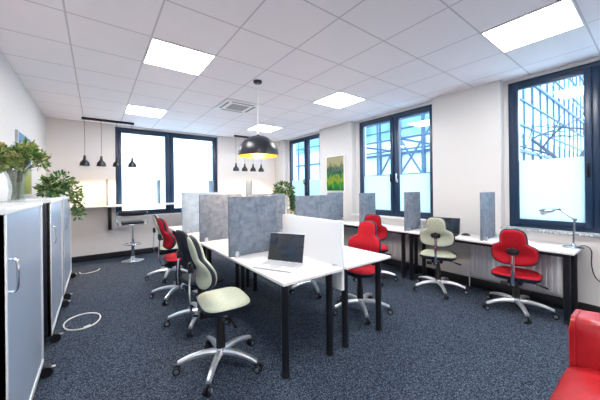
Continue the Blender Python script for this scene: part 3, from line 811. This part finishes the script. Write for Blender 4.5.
# radiators
def radiator(label, y0, y1):
    t = thing('radiator', label, 'radiator', (XR-.055, (y0+y1)/2, .17))
    Y = (y1-y0)/2
    bm = B(-.035, .015, -Y, Y, 0, .50, bev=.006)
    n = int((y1-y0)/.05)
    for k in range(n): box(bm, -.058, -.034, -Y+.02+k*.05, -Y+.042+k*.05, .025, .475, bev=.006)
    obj('panel', bm, M['rad'], t)
    obj('bracket', B(.015, .055, -Y*.7, -Y*.6, .1, .4), M['rad'], t); obj('bracket', B(.015, .055, Y*.6, Y*.7, .1, .4), M['rad'], t)
    bm = bmesh.new(); cyl(bm, (-.01, Y, .06), (-.01, Y+.05, .06), .018, seg=14); tube(bm, [(-.01, Y+.03, .05), (-.01, Y+.03, -.168)], .008, 8); obj('valve', bm, M['rad'], t)
radiator('white ribbed radiator under the right window behind the red chair', .70, 1.62)
radiator('white ribbed radiator under the middle window behind the desk legs', 2.55, 3.60)

# cables on the floor
def loop(label, cx_, cy_, rx, ry, z=.012, jit=.02, gap=0):
    bm = bmesh.new(); pts = []
    n = 40
    for k in range(n):
        a = 2*PI*k/n
        pts.append((cx_ + rx*math.cos(a)*(1+jit*math.sin(3*a)), cy_ + ry*math.sin(a)*(1+jit*math.cos(2*a)), z*.6))
    tube(bm, pts, .0065, 6, closed=True)
    tube(bm, [(cx_ + rx*.1, cy_-ry*.96, .011), (cx_+rx*.45, cy_-ry*.86, .012)], .012, 8)
    return tag(obj('cable', bm, M['cable_w']), label, 'cable')
loop('coiled white cable lying in a ring on the carpet by the cabinets', -.13, 3.76, .155, .215)
bm = bmesh.new(); tube(bm, smooth_path([(-.24, 6.05, .008), (-.22, 5.93, .008), (-.12, 5.90, .008), (.0, 5.98, .008), (.04, 6.10, .008)], 6), .0055, 6)
tag(obj('cable', bm, M['cable_w']), 'short white cable on the carpet between the far cabinet and the bar stool', 'cable')

# paper notes on the bar (white boards leaning by the wall)
t = thing('notice_board', 'small white board leaning on the bar counter below the right pendants', 'board', (3.02, 6.87, 1.116))
obj('sheet', B(-.13, .13, -.008, .008, 0, .26, bev=.003), M['white_panel'], t)

# ------------------------------------------------------------------ red armchair
t = thing('armchair', 'red leather armchair in the lower right corner, turned to the left', 'armchair', (1.98, -.06, 0), 0)
def cushion(name, x0, x1, y0, y1, z0, z1, bev, mtx=None, parent=t, puff=.02):
    bm = bmesh.new(); box(bm, x0, x1, y0, y1, z0, z1)
    bmesh.ops.subdivide_edges(bm, edges=bm.edges[:], cuts=7, use_grid_fill=True)
    cx_, cy_, cz_ = (x0+x1)/2, (y0+y1)/2, (z0+z1)/2; hx, hy, hz = (x1-x0)/2, (y1-y0)/2, (z1-z0)/2
    for v in bm.verts:
        q = Vector((v.co.x-cx_, v.co.y-cy_, v.co.z-cz_))
        inner = Vector((max(-hx+bev, min(hx-bev, q.x)), max(-hy+bev, min(hy-bev, q.y)), max(-hz+bev, min(hz-bev, q.z))))
        d = q-inner
        if d.length > 1e-6: q = inner + d.normalized()*bev
        u = (1-(q.x/hx)**2)*(1-(q.y/hy)**2) if hz < min(hx, hy) else (1-(q.z/hz)**2)*(1-(q.y/hy)**2)
        if hz < min(hx, hy): q.z += puff*max(0, u)*(1 if q.z > 0 else -1)
        else: q.x += puff*max(0, u)*(1 if q.x > 0 else -1)
        v.co = Vector((q.x+cx_, q.y+cy_, q.z+cz_))
    if mtx: bmesh.ops.transform(bm, matrix=mtx, verts=bm.verts)
    return obj(name, bm, M['leather'], parent, sharp=70)
cushion('seat_cushion', -.56, .06, -.39, .385, .28, .487, .09, puff=.03)
bk = cushion('backrest', .035, .235, -.40, .375, .10, .71, .035, puff=.012)
for yy in (-.37, .345):
    bm = bmesh.new(); tube(bm, smooth_path([(.045, yy, .30), (.038, yy, .50), (.045, yy, .675), (.07, yy, .705), (.20, yy, .705)], 5), .003, 6)
    obj('seam', bm, M['leather'], bk)
obj('seat_base', B(-.54, .04, -.38, .355, .10, .25, bev=.03, seg=3), M['leather'], t)
for sx in (-.47, .16):
    for sy in (-.33, .30):
        bm = bmesh.new(); lathe(bm, [(0, 0), (.016, 0), (.022, .12), (0, .12)], 14, (sx, sy)); obj('leg', bm, M['chrome'], t)

# ------------------------------------------------------------------ outside
bm = B(-40, 60, -30, 60, -3.4, -3.2); tag(obj('street_ground', bm, M['ground_out']), kind='structure')
# glazed office block with steel bars to the right of the room
t = thing('office_building', 'pale glass office block with a blue steel grid outside the right windows', 'building', (10, 3.4, -3.2))
def grid_face(axis, a0, a1, z0, z1, plane, da, dz, w, out):
    bm = bmesh.new()
    n = int(round((a1-a0)/da)); m = int(round((z1-z0)/dz))
    for i in range(n+1):
        a = a0 + i*da; ww = w*(1.6 if i % 4 == 0 else 1)
        if axis == 'X': box(bm, a-ww, a+ww, plane-out, plane, z0, z1)
        else: box(bm, plane-out, plane, a-ww, a+ww, z0, z1)
    for j in range(m+1):
        z = z0 + j*dz; ww = w*(2.0 if j % 3 == 0 else .9)
        if axis == 'X': box(bm, a0, a1, plane-out*1.3, plane, z-ww, z+ww)
        else: box(bm, plane-out*1.3, plane, a0, a1, z-ww, z+ww)
    return bm
obj('wall', B(0, 20, 0, 12, 0, 16), M['facade'], t)
obj('steel_grid', grid_face('X', 0, 20, 0, 16, -.02, 1.25, 1.0, .028, .08), M['steel_out'], t)
obj('steel_grid', grid_face('Y', 0, 12, 0, 16, -.02, 1.0, 1.0, .024, .08), M['steel_out'], t)
for z in (3.2, 6.2, 9.2):
    obj('window_band', B(.4, 19.6, -.06, -.021, z+.5, z+1.9), M['pane_out'], t)
    obj('window_band', B(-.06, -.021, .4, 11.6, z+.5, z+1.9), M['pane_out'], t)
# open scaffold between
t = thing('scaffold', 'open steel scaffold frame standing outside beside the glass block', 'scaffold', (7.4, 3.2, -3.2))
def bars(lst):
    bm = bmesh.new()
    for p, q, r_ in lst: tube(bm, [p, q], r_, 6)
    return bm
up = [((x, y, 0), (x, y, 9.5), .045) for x in (0, 1.3, 2.2) for y in (-.1, 1.6, 3.4, 5.2)]
obj('upright', bars(up), M['steel_out'], t)
hz = []
for z in (3.4, 5.0, 6.1, 7.3, 8.4, 9.3):
    for y in (-.1, 1.6, 3.4, 5.2): hz.append(((0, y, z), (2.2, y, z), .035))
    for x in (0, 2.2): hz.append(((x, -.1, z), (x, 5.2, z), .035))
obj('rail', bars(hz), M['steel_out'], t)
obj('brace', bars([((0, -.1, 3.4), (0, 1.6, 6.1), .03), ((0, 1.6, 6.1), (0, 3.4, 3.4), .03), ((0, 3.4, 5), (0, 5.2, 7.3), .03), ((0, -.1, 7.3), (0, 1.6, 5), .03)]), M['steel_out'], t)
# bare tree
def tree(label, x, y, h, seed):
    rnd = random.Random(seed); bm = bmesh.new()
    def br(p, d, L, r, lv):
        pts = [p]; q = p.copy(); dd = d.copy()
        for k in range(4):
            dd = (dd + Vector((rnd.gauss(0, .16), rnd.gauss(0, .16), rnd.gauss(0, .10) + .03))).normalized(); q = q + dd*L/4; pts.append(q.copy())
        tube(bm, pts, [r, r*.9, r*.8, r*.7, r*.55], 6 if lv < 2 else 4)
        if lv == 0: L = L*.42
        if lv < 4:
            for k in range(3 if lv else 5):
                i = rnd.choice((2, 3, 4)); nd = (dd + Vector((rnd.gauss(0, .75), rnd.gauss(0, .75), rnd.gauss(.05, .35)))).normalized()
                br(pts[i], nd, L*rnd.uniform(.55, .75), r*.5, lv+1)
    br(Vector((0, 0, 0)), Vector((0, 0, 1)), h, .11, 0)
    o = obj('bare_tree', bm, M['bark'], None, (x, y, -3.2)); tag(o, label, 'tree')
tree('bare leafless tree outside the right window above the frosted film', 11.0, 2.15, 5.3, 5)
tree('bare leafless tree seen outside the far side window', 7.0, 10.4, 4.2, 11)
# white house behind the back window
t = thing('house', 'bright white house with small windows outside the back window', 'building', (-2, 17, -3.2))
obj('wall', B(-6, 16, 0, 8, 0, 13), M['house'], t)
for i in range(9):
    for j in range(4):
        x = -4 + i*2.0; z = 1.4 + j*2.9
        w = obj('window_frame', B(x-.30, x+.30, -.04, .0, z-.05, z+.85), M['house'], t)
        obj('pane', B(x-.24, x+.24, -.05, -.039, z, z+.8), M['house_pane'], w)

# ------------------------------------------------------------------ world and camera
w = bpy.data.worlds.new('World'); SC.world = w; w.use_nodes = True
nt = w.node_tree; bg = nt.nodes['Background']
tc = nt.nodes.new('ShaderNodeTexCoord'); sp = nt.nodes.new('ShaderNodeSeparateXYZ'); nt.links.new(tc.outputs['Generated'], sp.inputs[0])
mr = nt.nodes.new('ShaderNodeMapRange'); mr.inputs[1].default_value = -.1; mr.inputs[2].default_value = .9; nt.links.new(sp.outputs['Z'], mr.inputs[0])
mx = nt.nodes.new('ShaderNodeMix'); mx.data_type = 'RGBA'; mx.inputs[6].default_value = (.86, .95, 1, 1); mx.inputs[7].default_value = (.55, .78, 1, 1)
nt.links.new(mr.outputs[0], mx.inputs[0]); nt.links.new(mx.outputs[2], bg.inputs['Color'])
bg.inputs['Strength'].default_value = 2.6

f, yaw, roll, cy, H = 272.2, .6426, .0112, 189.0, 1.402
cam = bpy.data.cameras.new('camera'); co = bpy.data.objects.new('camera', cam); COL.objects.link(co)
cam.sensor_fit = 'HORIZONTAL'; cam.sensor_width = 36; cam.lens = 36*f/600; cam.shift_y = -(200-cy)/600; cam.clip_start = .02
r_ = Vector((math.cos(yaw), -math.sin(yaw), 0)); fw = Vector((math.sin(yaw), math.cos(yaw), 0)); u = Vector((0, 0, 1))
rr = r_*math.cos(roll) - u*math.sin(roll); uu = r_*math.sin(roll) + u*math.cos(roll)
mw = Matrix((rr, uu, -fw)).transposed().to_4x4(); mw.translation = Vector((0, 0, H)); co.matrix_world = mw
SC.camera = co
SC.view_settings.view_transform = 'Standard'; SC.view_settings.look = 'None'; SC.view_settings.gamma = 1; SC.view_settings.exposure = 1.55
SC.view_settings.use_curve_mapping = False
